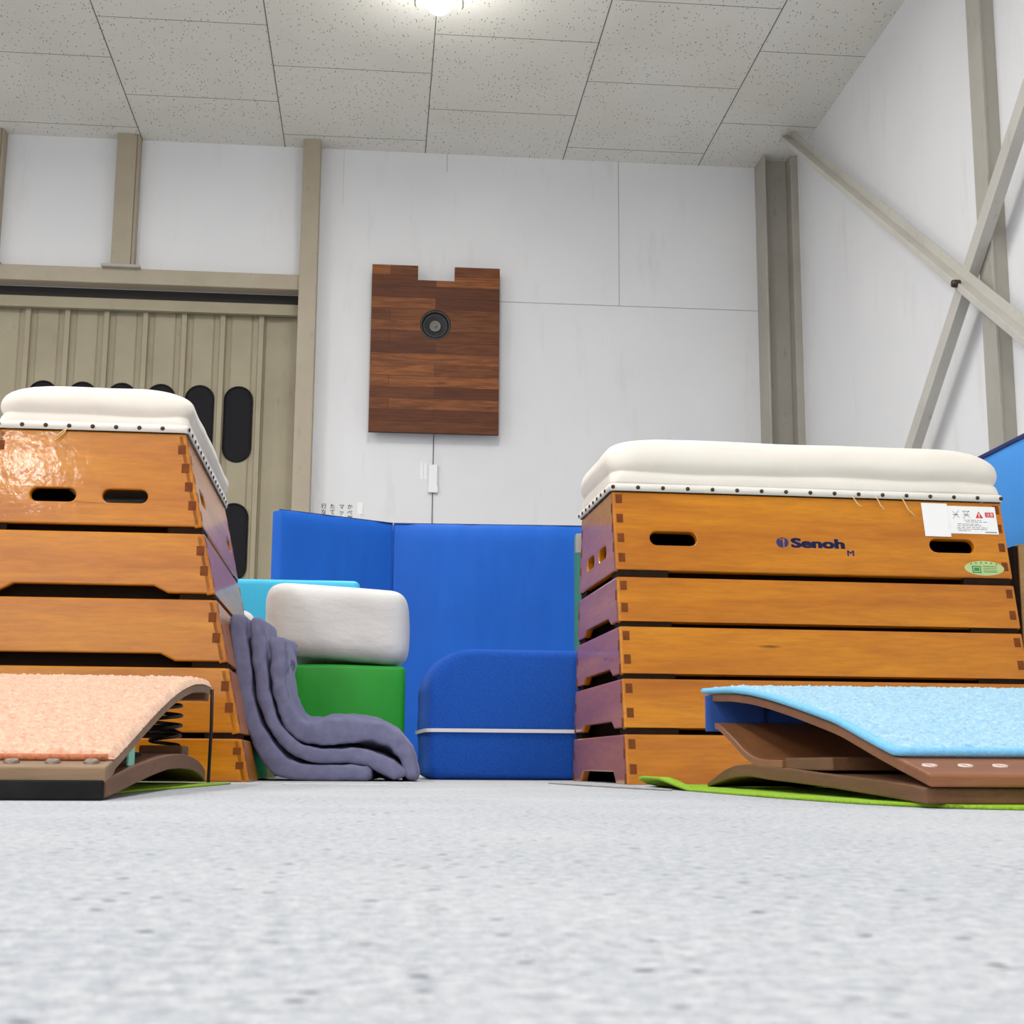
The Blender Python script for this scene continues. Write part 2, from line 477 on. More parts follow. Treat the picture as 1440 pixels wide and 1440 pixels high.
# door recess with the corrugated sliding door
door = thing('door_1', 'corrugated beige sliding door with oblong black vents', 'door', (0, 0, 0), kind='structure')
DY = 8.90; pitch = .2425; ribx = [-.80 - pitch * k for k in range(0, 11)]
prof = [(-.50, DY - .03), (-.56, DY - .03), (-.575, DY), (-.70, DY + .01), (-.765, DY + .002), (-.775, DY - .012)]
for x in ribx:
    prof += [(x + .022, DY - .012), (x + .018, DY - .032), (x - .012, DY - .032), (x - .018, DY - .006), (x - .05, DY + .004), (x - .06, DY - .004), (x - pitch + .062, DY - .004), (x - pitch + .05, DY + .004), (x - pitch + .03, DY - .004)]
bm = bmesh.new(); a = [bm.verts.new((x, y, 0)) for x, y in prof]; b = [bm.verts.new((x, y, 2.93)) for x, y in prof]
for i in range(len(prof) - 1): bm.faces.new((a[i], a[i + 1], b[i + 1], b[i]))
obj('door_panel', bm, M['door'], door)
obj('backing', bx(-3.4, -.5, DY + .05, DY + .08, 0, 2.99), M['gap_shade'], door)
obj('head_rail', bx(-3.4, -.545, DY - .075, DY - .035, 2.855, 2.925), M['door'], door)  # darker door paint carries the shadow under the lintel
obj('track_shade', bx(-3.4, -.545, DY - .06, DY + .04, 2.925, 2.99), M['gap_shade'], door)  # solid dark strip painted as the shade above the head rail
def vent(cx, z0, z1):
    w = .172
    bm = bmesh.new(); out = capsule(cx, (z0 + z1) / 2, w, z1 - z0, 12)
    board(bm, lambda u, v, d: Vector((u, DY - .006 + d, v)), out, (), .012)
    o = obj('vent', bm, M['black_mesh'], door)
    bm = bmesh.new(); pts = [(x, DY - .008, z) for x, z in out]; tube(bm, pts + pts[:2], .006, 8, cap=False)
    obj('vent_rim', bm, M['rubber'], o)
for k in range(6): vent(-.925 - pitch * k, 1.905, 2.39)
for k in range(2): vent(-.925 - pitch * k, 1.15, 1.635)

lt = bmesh.new(); box(lt, -3.4, -.54, 8.70, BW + .02, 2.985, 3.085)
tag(obj('lintel_beam', lt, M['beige'], bevel=.006), 'beige steel lintel beam across the top of the sliding door', 'beam', kind='structure')
pt = bmesh.new(); box(pt, -.556, -.445, 8.66, BW + .01, 0, CEIL)
tag(obj('steel_column', pt, M['beige'], bevel=.004), 'beige steel column between the sliding door and the loudspeaker wall', 'column', kind='structure')
def stub(x0, x1, label):
    t_ = thing('stub_column', label, 'column', ((x0 + x1) / 2, 8.76, 3.085), kind='structure'); h = (x1 - x0) / 2
    bm = bmesh.new(); box(bm, -h, h - .018, -.06, .04, .012, CEIL - 3.085); box(bm, h - .018, h, -.045, .04, .012, CEIL - 3.085)
    obj('shaft', bm, M['beige'], t_, bevel=.003)
    obj('base_plate', bx(-.118, .118, -.10, .04, -.004, .014), M['grey_steel'], t_, bevel=.002)
stub(-1.732, -1.592, 'short beige stub column standing on the middle of the lintel')
stub(-2.60, -2.435, 'short beige stub column on the lintel, at the left edge of the photo')

hb = bmesh.new(); cy0, cy1 = 8.575, BW
box(hb, 2.432, 2.446, cy0, cy1 + .01, 0, CEIL); box(hb, 2.612, 2.664, cy0, cy1 + .01, 0, CEIL); box(hb, 2.446, 2.612, 8.675, 8.69, 0, CEIL)
tag(obj('steel_column', hb, M['grey_steel'], bevel=.003), 'grey-beige H-section steel column in the back right corner', 'column', kind='structure')
cb = bmesh.new(); box(cb, 2.596, RW + .01, 5.625, 5.745, 0, CEIL); box(cb, 2.588, 2.602, 5.618, 5.752, 0, CEIL)
tag(obj('steel_column', cb, M['grey_steel'], bevel=.003), 'grey-beige steel column on the right wall behind the cross braces', 'column', kind='structure')

def brace(a, b, x0, prof, label, mats):
    """a, b = (y, z) ends of the member; prof = list of (across, x) boxes"""
    a = Vector((0, *a)); b = Vector((0, *b)); d = (b - a).normalized(); n = Vector((0, -d.z, d.y))
    if n.z < 0: n = -n
    bm = bmesh.new()
    for p0, p1, q0, q1, mi in prof:
        vs = []
        for e in (a, b):
            for p in (p0, p1):
                for q in (q0, q1): vs.append(bm.verts.new(e + n * p + Vector((x0 + q, 0, 0))))
        for f in ((0, 1, 3, 2), (4, 6, 7, 5), (0, 4, 5, 1), (2, 3, 7, 6), (0, 2, 6, 4), (1, 5, 7, 3)): bm.faces.new([vs[i] for i in f]).material_index = mi
    return tag(obj('diagonal_brace', bm, mats, bevel=.002), label, 'brace', kind='structure')
b1 = brace((8.33, 4.02), (4.6, 1.31), 2.5, [(-.040, .032, .03, .04, 0), (-.040, -.008, -.025, .035, 0)], 'pale steel diagonal brace running down from the back right ceiling corner, in front', [M['pale_steel']])
bm = bmesh.new(); lathe(bm, [(.0, .016), (.016, .014), (.018, 0), (.018, -.02)], Matrix.Translation((2.468, 5.735, 2.118)) @ Matrix.Rotation(-PI / 2, 4, 'Y'), 12); obj('bolt', bm, M['stud'], b1)
brace((3.6, 3.98), (7.35, .90), 2.585, [(-.04, .04, -.05, .0, 0)], 'pale steel diagonal brace rising to the right, behind the other brace', [M['pale_steel']])

# ceiling lamp
lampY = 6.64
lamp = thing('ceiling_lamp', 'bright round lamp hanging from the ceiling between two brackets', 'lamp', (.228, lampY, CEIL))
bm = bmesh.new(); lathe(bm, [(0, -.215), (.04, -.205), (.068, -.175), (.078, -.14), (.068, -.10), (.045, -.07), (.03, -.055), (0, -.055)], Matrix.Identity(4), 24)
obj('bulb', bm, M['lamp'], lamp)
bm = bmesh.new(); lathe(bm, [(0, -.05), (.034, -.05), (.034, 0), (0, 0)], Matrix.Identity(4), 20); box(bm, -.16, .16, -.03, .03, -.012, 0); obj('base', bm, M['lamp_metal'], lamp)
for s in (-1, 1):
    bm = bmesh.new(); tube(bm, [(s * .115, 0, -.012), (s * .118, 0, -.175), (s * .108, 0, -.19)], .007, 8); obj('bracket', bm, M['lamp_metal'], lamp)

# ------------------------------------------------------------------ vaulting boxes
def vaulting_box(label, loc, rz, zs, L, W, d, pins, notch_last, logo, pad=1.0):
    t_ = thing('vaulting_box', label, 'vaulting box', loc, rz)
    top = zs[0]; hw = lambda z: W / 2 + d * (top - z); nrm = math.hypot(1, d); TH = .018
    def front(s):
        return lambda u, z, w: Vector((u, s * (hw(z) - w / nrm), z - w * d / nrm))
    def end(s):
        return lambda y, z, w: Vector((s * (L / 2 - w), y, z))
    for i in range(5):
        z1, z0 = zs[2 * i], zs[2 * i + 1]; bm = bmesh.new()
        holes = []
        if i == 0:
            zc = z1 - (z1 - z0) * .59
            holes = [capsule(sx * .319, zc, .104, .031) for sx in (-1, 1)]
        for s in (-1, 1):
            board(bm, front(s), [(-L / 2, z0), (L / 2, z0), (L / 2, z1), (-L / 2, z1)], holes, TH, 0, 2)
        a1, a0 = hw(z1) - .004, hw(z0) - .004; eh = []
        if i == 0:
            zc = z1 - (z1 - z0) * .69
            eh = [capsule(sy * .073, zc, .092, .028) for sy in (-1, 1)]; out = [(-a0, z0), (a0, z0), (a1, z1), (-a1, z1)]
        else:
            nh = .015 if i < 4 else notch_last; nb, nt = hw(z0) * .64, hw(z0) * .64 - .03
            out = [(-a0, z0), (-nb, z0), (-nt, z0 + nh), (nt, z0 + nh), (nb, z0), (a0, z0), (a1, z1), (-a1, z1)]
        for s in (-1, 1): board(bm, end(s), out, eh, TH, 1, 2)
        sec = obj('section', bm, [M['wood_x'], M['wood_y'], M['shade_in']], t_, bevel=.0035, seg=2)
        # finger joint pins showing as darker end grain, one set per corner
        n = pins[0] if i == 0 else pins[1]; ph = min(.020, (z1 - z0) / (2 * n))
        for sx in (-1, 1):
            for sy in (-1, 1):
                bm = bmesh.new()
                for k in range(n):
                    zc = z1 - (k + .5) / n * (z1 - z0) + ph * .25
                    u0, u1 = sorted((sx * (L / 2 - .007), sx * (L / 2 - .0215)))
                    P = front(sy); q = [P(u, z, w) for w in (-.0004, .004) for u, z in ((u0, zc - ph / 2), (u1, zc - ph / 2), (u1, zc + ph / 2), (u0, zc + ph / 2))]
                    vs = [bm.verts.new(p) for p in q]
                    for f in ((0, 1, 2, 3), (7, 6, 5, 4), (0, 4, 5, 1), (1, 5, 6, 2), (2, 6, 7, 3), (3, 7, 4, 0)): bm.faces.new([vs[j] for j in f])
                    ze = zc - ph
                    if ze - ph / 2 > z0:
                        y0, y1 = sorted((sy * (hw(ze) - .006), sy * (hw(ze) - .022))); x0, x1 = sorted((sx * (L / 2 + .0004), sx * (L / 2 - .004)))
                        box(bm, x0, x1, y0, y1, ze - ph / 2, ze + ph / 2)
                obj('finger_joint', bm, M['pin'], sec)
        if i < 4:   # inner guide rail that the next section slots over, near-black to keep the gap in shade
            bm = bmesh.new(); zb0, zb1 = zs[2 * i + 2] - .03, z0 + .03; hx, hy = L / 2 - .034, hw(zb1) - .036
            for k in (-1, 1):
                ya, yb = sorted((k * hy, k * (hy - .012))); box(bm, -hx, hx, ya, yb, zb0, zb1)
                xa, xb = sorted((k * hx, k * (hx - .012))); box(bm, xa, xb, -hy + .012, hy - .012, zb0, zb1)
            obj('inner_rail', bm, M['shade_in'], sec, weld=True)
        if i < 4:   # corner blocks carry the next section up and keep the gap open
            zb0, zb1 = zs[2 * i + 2] - .004, z0 + .004
            for sx in (-1, 1):
                for sy in (-1, 1):
                    bm = bmesh.new(); y = sy * (hw(zb0) - .006)
                    xa, xb = sorted((sx * (L / 2 - .006), sx * (L / 2 - .115))); ya, yb = sorted((y, y - sy * .02)); box(bm, xa, xb, ya, yb, zb0, zb1)
                    xa, xb = sorted((sx * (L / 2 - .006), sx * (L / 2 - .026))); ya, yb = sorted((y - sy * .02, y - sy * .07)); box(bm, xa, xb, ya, yb, zb0, zb1)
                    obj('corner_block', bm, M['block'], sec)
        if i == 0 and logo: add_logo(sec, front(-1), z0, z1)
    # padded canvas top
    def ring(out, z, r, n=7, ne=26):
        hx, hy = L / 2 + out, W / 2 + out; r = min(r, hy * .98, hx * .98); pts = []
        for cx, cy, a0, (ex, ey) in ((1, 1, 0, (-1, 1)), (-1, 1, PI / 2, (-1, -1)), (-1, -1, PI, (1, -1)), (1, -1, 3 * PI / 2, (1, 1))):
            for k in range(n + 1):
                a = a0 + PI / 2 * k / n; pts.append((cx * (hx - r) + r * math.cos(a), cy * (hy - r) + r * math.sin(a)))
            nx = {0: (-1, 1), 1: (-1, -1), 2: (1, -1), 3: (1, 1)}[int(round(a0 / (PI / 2)))]
            p = pts[-1]
            q = {0: (-(hx - r), hy), 1: (-hx, -(hy - r)), 2: (hx - r, -hy), 3: (hx, hy - r)}[int(round(a0 / (PI / 2)))]
            for k in range(1, ne): pts.append((p[0] + (q[0] - p[0]) * k / ne, p[1] + (q[1] - p[1]) * k / ne))
        return [Vector((x, y, z)) for x, y in pts]
    def loft(rings, cap):
        bm = bmesh.new(); R = [[bm.verts.new(p) for p in r] for r in rings]; n = len(R[0])
        for A, B in zip(R, R[1:]):
            for k in range(n): bm.faces.new((A[k], A[(k + 1) % n], B[(k + 1) % n], B[k])).smooth = True
        if cap: bm.faces.new(R[-1]).smooth = True; bm.faces.new(R[0][::-1])
        return bm
    prof = [(.002, .014, .016), (.003, .018, .02), (.004, .026, .025), (.003, .036, .03), (.0005, .0425, .032), (-.001, .0445, .034), (.004, .050, .04), (.009, .061, .048), (.011, .076, .055), (.007, .096, .06), (-.007, .114, .065), (-.03, .127, .07), (-.065, .1355, .08), (-.12, .141, .06), (-.17, .143, .02)]
    rings = []
    for o_, z, r in prof:
        rg = ring(o_, top + z * pad, r)
        for p in rg:
            s = Vector((p.x * 7, p.y * 7, p.z * 16 + loc[0] * 10))
            a = .0045 if .04 < z < .125 else .0018
            p += a * Vector((noise.noise(s), noise.noise(s + Vector((5, 0, 0))), noise.noise(s + Vector((0, 5, 0))) * 1.3))
        rings.append(rg)
    cu = obj('cushion', loft(rings, True), M['canvas'], t_, smooth=True, sub=1)
    rings = [ring(.0035, top + .001, .012), ring(.0055, top + .001, .012), ring(.0065, top + .0165, .014), ring(.005, top + .0175, .014), ring(.001, top + .0175, .014)]
    hm = obj('hem', loft(rings, False), M['hem'], cu, smooth=True)
    def stud(x, y, nv):
        q = Vector(nv).to_track_quat('Z', 'Y').to_matrix().to_4x4(); bm = bmesh.new()
        lathe(bm, [(.0047, 0), (.0043, .0018), (.0025, .003), (0, .0034)], Matrix.Translation((x, y, top + .009)) @ q, 10); return bm
    base = None
    def put(x, y, nv):
        obj('stud', stud(x, y, nv), M['stud'], cu)
    for k in range(17): put(-.449 * L / .9 + k * .898 * L / .9 / 16, -(W / 2 + .006), (0, -1, 0))
    for k in range(1, 9): put(-(L / 2 + .006), -W / 2 + k * W / 8, (-1, 0, 0))
    return t_, cu, top, W

def add_logo(sec, P, z0, z1):
    """printed mark, stickers and oval label on the long front board"""
    o = P(0, (z0 + z1) / 2, 0); ex = Vector((1, 0, 0)); ez = (P(0, z1, 0) - P(0, z0, 0)).normalized(); en = ex.cross(ez).normalized()
    def frame(u, z):
        q = P(u, z, 0); m = Matrix.Identity(4)
        for i, c in enumerate((ex, ez, en)):
            for j in range(3): m[j][i] = c[j]
        for j in range(3): m[j][3] = q[j]
        return m
    bm = bmesh.new(); [text_into(bm, 'Senoh', .0298, frame(-.0555 + q, .5130 + e), 0, bold=.018, xs=1.66, thick=.0005) for q in (0, .0012, .0024, .0034) for e in (0, .0012)]
    obj('printed_lettering', bm, M['navy'], sec, fix=False)['label'] = 'navy printed maker name'
    bm = bmesh.new(); [text_into(bm, 'M', .0190, frame(.0705 + q, .4965), 0, bold=0, xs=1.2, thick=.0005) for q in (0, .0008, .0016)]
    obj('size_letter', bm, M['navy'], sec, fix=False)['label'] = 'small navy letter M'
    bm = bmesh.new()
    Mt = frame(-.0735, .5235)
    circ = lambda r, a0, a1, n, sx=1.15: [(sx * r * math.cos(a0 + (a1 - a0) * k / n), r * math.sin(a0 + (a1 - a0) * k / n)) for k in range(n + 1)]
    # round emblem: two halves of a ball around a curved stroke
    lft = circ(.0122, PI * .62, PI * 1.52, 14) + [(.0005 + .0012 * math.sin(k), -.009 + .0145 * k / 4) for k in range(1, 4)] + [(.001, .0065), (-.0055, .006)]
    rgt = circ(.0122, -PI * .40, PI * .42, 14) + [(.006, .0055), (.0045, .0015), (.0035, -.004)]
    topc = circ(.0122, PI * .46, PI * .60, 4) + [(-.002, .0085), (.0035, .0085)]
    for p in (lft, rgt, topc): flat_poly(bm, Mt, p, .0005, 0)
    obj('printed_logo', bm, M['navy'], sec, fix=False)['label'] = 'round navy maker emblem'
    # warning sticker with a blank card overlapping its left end
    bm = bmesh.new(); Mt = frame(.3755, .5885); W_, H_ = .0585, .0335
    flat_rect(bm, Mt, -W_, W_, -H_, H_, .0006, 0)
    def bar(x0, x1, y0, y1, mi, h=.0009): flat_rect(bm, Mt, x0, x1, y0, y1, h, mi)
    for cx in (-.037, -.012):
        for sgn in (-1, 1):
            c_, s_ = .0085, .009; w = .0011
            flat_poly(bm, Mt, [(cx - c_, .013 - sgn * s_ - w), (cx - c_ + w, .013 - sgn * s_ - w), (cx + c_, .013 + sgn * s_ + w), (cx + c_ - w, .013 + sgn * s_ + w)], .0010 + .0001 * sgn, 1)
        bar(cx - .007, cx + .006, .0115, .0130, 1)
    bar(-.020, -.004, .0205, .0217, 1)
    flat_poly(bm, Mt, [(.009, .005), (.027, .005), (.018, .022)], .0009, 2)
    flat_rect(bm, Mt, .0168, .0192, .010, .0165, .0011, 0); flat_rect(bm, Mt, .0168, .0192, .0070, .0088, .0011, 0)
    bar(.0325, .0535, .0075, .0195, 2); 
    text_into(bm, '注意', .0088, Mt @ Matrix.Translation((.0345, .0100, 0)), 0, thick=.0012)
    rnd = random.Random(3)
    for y, a, b_ in ((-.0005, -.018, .022), (-.0045, -.016, .034), (-.0100, -.036, .018), (-.0140, -.036, .022), (-.0185, -.038, .034), (-.0225, -.038, .032), (-.0265, -.036, -.008)):
        x = a
        while x < b_:
            w = rnd.uniform(.003, .011); bar(x, min(x + w, b_), y - .0006, y + .0006, 1); x += w + rnd.uniform(.001, .003)
    bar(.027, .054, -.0300, -.0280, 1)
    obj('warning_sticker', bm, [M['white_pr'], M['grey_pr'], M['red_pr']], sec, fix=False)['label'] = 'white warning sticker with red triangle'
    bm = bmesh.new(); Mt = frame(.2885, .5865)
    box(bm, -.0295, .0315, -.0405, .0405, .0011, .0019, 0, Mt)
    obj('blank_card', bm, M['white_pr'], sec, bevel=.0003)['label'] = 'blank white card over the sticker edge'
    bm = bmesh.new(); Mt = frame(.3865, .4755)
    flat_poly(bm, Mt, [(.0465 * math.cos(2 * PI * k / 40), .0175 * math.sin(2 * PI * k / 40)) for k in range(40)], .0006, 0)
    flat_rect(bm, Mt, -.029, -.008, -.0115, .0055, .0009, 1); flat_rect(bm, Mt, -.0262, -.0108, -.009, .003, .0011, 0); flat_rect(bm, Mt, -.0245, -.0125, -.0070, .001, .0013, 1)
    for k, y in enumerate((.0035, -.001, -.005, -.0092)): flat_rect(bm, Mt, -.003, .029, y, y + (.0016 if k in (0, 3) else .001), .0009, 1)
    for k in range(6):
        x = -.030 + k * .012; y = .0095 + .0035 * (1 - (x / .034) ** 2)
        flat_poly(bm, Mt, [(x + .002 * math.cos(a * PI / 4), y + .002 * math.sin(a * PI / 4)) for a in range(8)], .0009, 1)
    obj('oval_sticker', bm, [M['pgreen'], M['green_pr']], sec, fix=False)['label'] = 'pale green oval certificate sticker'

zR = [.6319, .45288, .43694, .33977, .32801, .22757, .21652, .11476, .10107, 0]
zL = [.7191, .52152, .50715, .38163, .36945, .24223, .22933, .09788, .08631, 0]
bR, cR, topR, WR = vaulting_box('orange wooden five-tier vaulting box with navy lettering and white stickers on its top tier', (.94581, 3.24593, .0005), .03317, zR, .90, .3821, .22164, (4, 2), .024, True)
# the left one stands end-on: its long axis runs away from the camera, so local -x end faces us
bL, cL, topL, WL = vaulting_box('orange wooden five-tier vaulting box seen end-on beside the folded slate mats', (-.61179, 3.41961, .0005), PI / 2 + .01226, zL, .90, .3821, .22164, (5, 3), .016, False, .81)
for x, dx, l in ((.10, .012, .022), (.155, .010, .026), (.215, .022, .040)):
    bm = bmesh.new(); tube(bm, [(x - .004, -.1995, topR + .004), (x, -.203, topR - .004), (x + dx * .4, -.205, topR - l * .6), (x + dx, -.211, topR - l)], .0013, 6); obj('loose_thread', bm, M['thread'], cR)
for dy in (0, .006):
    bm = bmesh.new(); tube(bm, [(-.4575, .052, topL + .004), (-.459, .056 + dy, topL - .006), (-.4585, .072 + dy, topL - .022)], .0012, 6); obj('loose_thread', bm, M['thread'], cL)

# ------------------------------------------------------------------ springboards
def pile_cover(name, mats, top, u0, u1, w0, w1, parent, th=.011, amp=.0045, fr=125, du=.0034):
    nu = int((u1 - u0) / du); nw = int((w1 - w0) / (du * 1.1)); bm = bmesh.new(); G_ = []
    for i in range(nu + 1):
        row = []
        for j in range(nw + 1):
            u = u0 + (u1 - u0) * i / nu; w = w0 + (w1 - w0) * j / nw
            e = min(u - u0, u1 - u, w - w0, w1 - w); k = min(1, e / .012); k = math.sqrt(max(0, 1 - (1 - k) ** 2))
            z = top(u) + .001 + (th - .001) * k
            p = Vector((w * fr, u * fr, 3.7)); h = noise.noise(p) + .6 * noise.noise(p * 2.1)
            z += amp * h * k
            row.append(bm.verts.new((w + .0012 * noise.noise(p + Vector((4, 4, 4))), u + .0012 * noise.noise(p + Vector((0, 8, 0))), z)))
        G_.append(row)
    for i in range(nu):
        for j in range(nw): bm.faces.new((G_[i][j], G_[i][j + 1], G_[i + 1][j + 1], G_[i + 1][j])).smooth = True
    return obj(name, bm, mats, parent, smooth=True)

def springboard_blue():
    t_ = thing('springboard', 'gymnastics springboard with pale blue carpet top and blue rear flap', 'springboard', (.524, 1.344, .0), math.radians(-1.88)); Wd = .60
    top = prof_fn([(-.026, .030), (0, .0345), (.073, .047), (.152, .061), (.282, .086), (.437, .107), (.508, .116), (.625, .130), (.734, .141), (.87, .151), (1.05, .158)], .03)
    us = np.linspace(-.012, 1.055, 60)
    tb = slab_u(top, lambda u: top(u) - .0125, us, 0, Wd)
    tbo = obj('top_board', tb, M['board_red'], t_, bevel=.0025)
    for w in (.017, .053, .088, .123):
        bm = bmesh.new(); z = top(.034); n = Vector((0, -(top(.04) - top(.03)) / .01, 1)); q = n.to_track_quat('Z', 'Y').to_matrix().to_4x4()
        Ms = Matrix.Translation((w, .034, z)) @ q
        lathe(bm, [(.0075, -.002), (.0075, .0012), (.0045, .0012), (.0040, .0004)], Ms, 18); lathe(bm, [(.0041, .0004), (0, .0004)], Ms, 18, 1); o = obj('screw', bm, [M['washer'], M['board_red']], tbo)
    cv = pile_cover('carpet_cover', M['lblue'], top, .085, 1.085, .002, Wd - .002, t_)
    bm = bmesh.new(); hz = lambda u: top(u) + .006
    pts = [(-.001, u, hz(u)) for u in np.linspace(1.085, .088, 40)] + [(.004, .081, hz(.081))] + [(w, .079, hz(.079)) for w in np.linspace(.012, Wd, 16)]
    tube(bm, pts, .0050, 8); obj('hem', bm, M['lblue_hem'], cv)
    bt = prof_fn([(0, .0195), (.044, .0225), (.157, .026), (.363, .031), (.516, .036), (.634, .0385), (.744, .042), (.857, .040), (.93, .033), (.984, .024), (1.06, .012)], .02)
    bb = prof_fn([(0, .004), (.159, .009), (.365, .015), (.518, .018), (.636, .020), (.75, .0235), (.823, .0225), (.90, .0185), (.945, .015), (1.075, .0035)], .02)
    obj('base_board', slab_u(bt, bb, np.linspace(0, 1.07, 60), 0, Wd), M['board_w'], t_, bevel=.002)
    lp = smooth_curve([(.99, .1085), (.975, .108), (.93, .098), (.879, .086), (.83, .074), (.799, .065), (.75, .055), (.711, .050), (.65, .0475), (.56, .047)], 40)
    lf = prof_fn([(a, b) for a, b in lp], .012)
    obj('leaf_spring', slab_u(lf, lambda u: lf(u) - .0105, np.linspace(.555, 1.0, 40), 0, Wd), M['leaf_w'], t_, bevel=.0015)
    obj('spacer_block', bx(.004, Wd - .004, .33, .552, .034, .050), M['board_w'], t_, bevel=.002)
    obj('spacer_block', bx(.05, Wd - .05, .60, .68, .037, .040), M['board_w'], t_, bevel=.001)
    obj('rear_flap', bx(-.012, Wd, 1.012, 1.018, .095, .155), M['flap'], t_, bevel=.0015)
    for w in (.085, .28): obj('flap_seam', bx(w, w + .004, 1.008, 1.0115, .097, .148), M['blue_trim'], t_)
    return t_
springboard_blue()

def springboard_pink():
    t_ = thing('springboard', 'gymnastics springboard with salmon pink carpet top and black coil springs', 'springboard', (-.274, 1.506, 0), math.radians(1.68)); Wd = .60
    top = prof_fn([(-.01, .033), (.035, .0385), (.148, .058), (.291, .084), (.42, .106), (.546, .126), (.65, .140), (.751, .152), (.88, .164), (1.023, .172), (1.12, .1745), (1.20, .1745)], .03)
    tb = slab_u(top, lambda u: top(u) - (.0165 if u < .05 else .0125), np.linspace(-.004, 1.185, 70), -Wd, 0)
    tbo = obj('top_board', tb, M['board_tan'], t_, bevel=.002)
    for w in (-.019, -.058, -.099, -.139):
        bm = bmesh.new(); z = top(.022); Ms = Matrix.Translation((w, .024, z)) @ Matrix.Rotation(math.radians(9), 4, 'X')
        lathe(bm, [(.0085, -.001), (.0082, .002), (.0058, .0042), (0, .0052)], Ms, 14); obj('screw', bm, M['steel'], tbo)
    cv = pile_cover('carpet_cover', M['pink'], top, .045, 1.2, -Wd + .002, .001, t_, amp=.005)
    bm = bmesh.new(); pts = [(w, .0415, top(.0415) + .0035) for w in np.linspace(-Wd, -.006, 20)]; tube(bm, pts, .0036, 8); obj('hem', bm, M['pink_hem'], cv)
    bt = prof_fn([(0, .022), (.07, .0255), (.196, .034), (.38, .043), (.552, .049), (.70, .0515), (.797, .051), (.92, .047), (1.02, .041), (1.09, .034), (1.14, .026)], .02)
    bb = prof_fn([(0, .002), (.07, .005), (.2, .0125), (.365, .021), (.561, .029), (.72, .030), (.9, .027), (1.01, .021), (1.101, .013), (1.15, .004)], .02)
    obj('base_board', slab_u(bt, bb, np.linspace(.002, 1.145, 60), -Wd, 0), M['board_w'], t_, bevel=.002)
    obj('rubber_edge', bx(-Wd, -.001, -.008, .001, .0005, .0205), M['rubber'], t_, bevel=.002)
    obj('end_batten', bx(-Wd, -.002, 1.12, 1.175, .150, .163), M['board_w'], t_, bevel=.002)
    for w in (-.052, -.40):
        bm = bmesh.new(); N = 5; pts = []
        for k in range(N * 20 + 1):
            a = 2 * PI * k / 20; f = k / (N * 20); r = .0265 * (1 - .12 * abs(2 * f - 1))
            pts.append((w + r * math.cos(a), .95 + r * math.sin(a), .066 + f * .083))
        tube(bm, pts, .0032, 8); obj('coil_spring', bm, M['spring'], t_)
        obj('spring_seat', bx(w - .035, w + .035, .90, 1.0, .045, .066), M['board_w'], t_, bevel=.003)
    obj('spacer_block', bx(-Wd + .02, -.03, .16, .50, .040, .052), M['rubber'], t_, bevel=.002)
    obj('spacer_block', bx(-Wd + .02, -.12, .55, .70, .0505, .085), M['rubber'], t_, bevel=.002)
    bm = bmesh.new(); tube(bm, [(.003, 1.183, .172), (.004, 1.186, .10), (.003, 1.183, .002)], .0032, 8); obj('cord', bm, M['spring'], t_)
    bm = bmesh.new(); box(bm, -.006, -.004, .185, .235, .0345, .064); obj('mint_strip', bm, M['mint'], t_)['label'] = 'mint green strap'
springboard_pink()

# ------------------------------------------------------------------ carpets on the floor
def patch(name, front, back, label, cat, m, th=.004, rows=6, lift=None):
    n = 40; Fp = smooth_curve(front, n, 1); Bp = smooth_curve(back, n, 1); bm = bmesh.new(); T = []; Bt = []
    for i in range(n):
        rt = []; rb = []
        for j in range(rows + 1):
            p = Fp[i] + (Bp[i] - Fp[i]) * j / rows; z = lift(p[0], p[1]) if lift else 0
            z += .0008 * noise.noise(Vector((p[0] * 30, p[1] * 30, 0)))
            rt.append(bm.verts.new((p[0], p[1], th + max(z, -.001)))); rb.append(bm.verts.new((p[0], p[1], .0004 + max(z * .9, 0))))
        T.append(rt); Bt.append(rb)
    for i in range(n - 1):
        for j in range(rows):
            bm.faces.new((T[i][j], T[i + 1][j], T[i + 1][j + 1], T[i][j + 1])); bm.faces.new((Bt[i][j], Bt[i][j + 1], Bt[i + 1][j + 1], Bt[i + 1][j]))
        bm.faces.new((Bt[i][0], Bt[i + 1][0], T[i + 1][0], T[i][0])); bm.faces.new((T[i][rows], T[i + 1][rows], Bt[i + 1][rows], Bt[i][rows]))
    for i in (0, n - 1):
        for j in range(rows): bm.faces.new((T[i][j], T[i][j + 1], Bt[i][j + 1], Bt[i][j]))
    return tag(obj(name, bm, m, smooth=True), label, cat)
patch('carpet_scrap', [(.465, 2.36), (.478, 2.18), (.485, 1.75), (.502, 1.48), (.54, 1.33), (.62, 1.275), (.9, 1.26), (1.2, 1.28)], [(.49, 2.68), (.50, 2.69), (.6, 2.7), (.7, 2.7), (.85, 2.7), (.95, 2.7), (1.1, 2.7), (1.25, 2.7)],
      'lime green carpet scrap under the blue-topped springboard', 'carpet', M['green_c'], .004, 10,
      lambda x, y: .016 * max(0, min(1, (.515 - x) / .03)) * max(0, min(1, (y - 2.2) / .15)))
patch('carpet_scrap', [(-.95, 1.62), (-.60, 1.60), (-.40, 1.62), (-.322, 1.75)], [(-.95, 2.7), (-.60, 2.7), (-.40, 2.7), (-.262, 2.66)], 'lime green carpet scrap under the pink-topped springboard', 'carpet', M['green_c'], .003, 8)
patch('carpet_scrap', [(.355, 2.98), (.375, 2.74), (.405, 2.5), (.425, 2.38), (.44, 2.28), (.455, 2.20)], [(.44, 3.20), (.468, 2.86), (.472, 2.80), (.472, 2.7), (.466, 2.6), (.462, 2.5)], 'flat grey carpet scrap poking out before the lettered vaulting box', 'carpet', M['grey_c'], .003, 6)
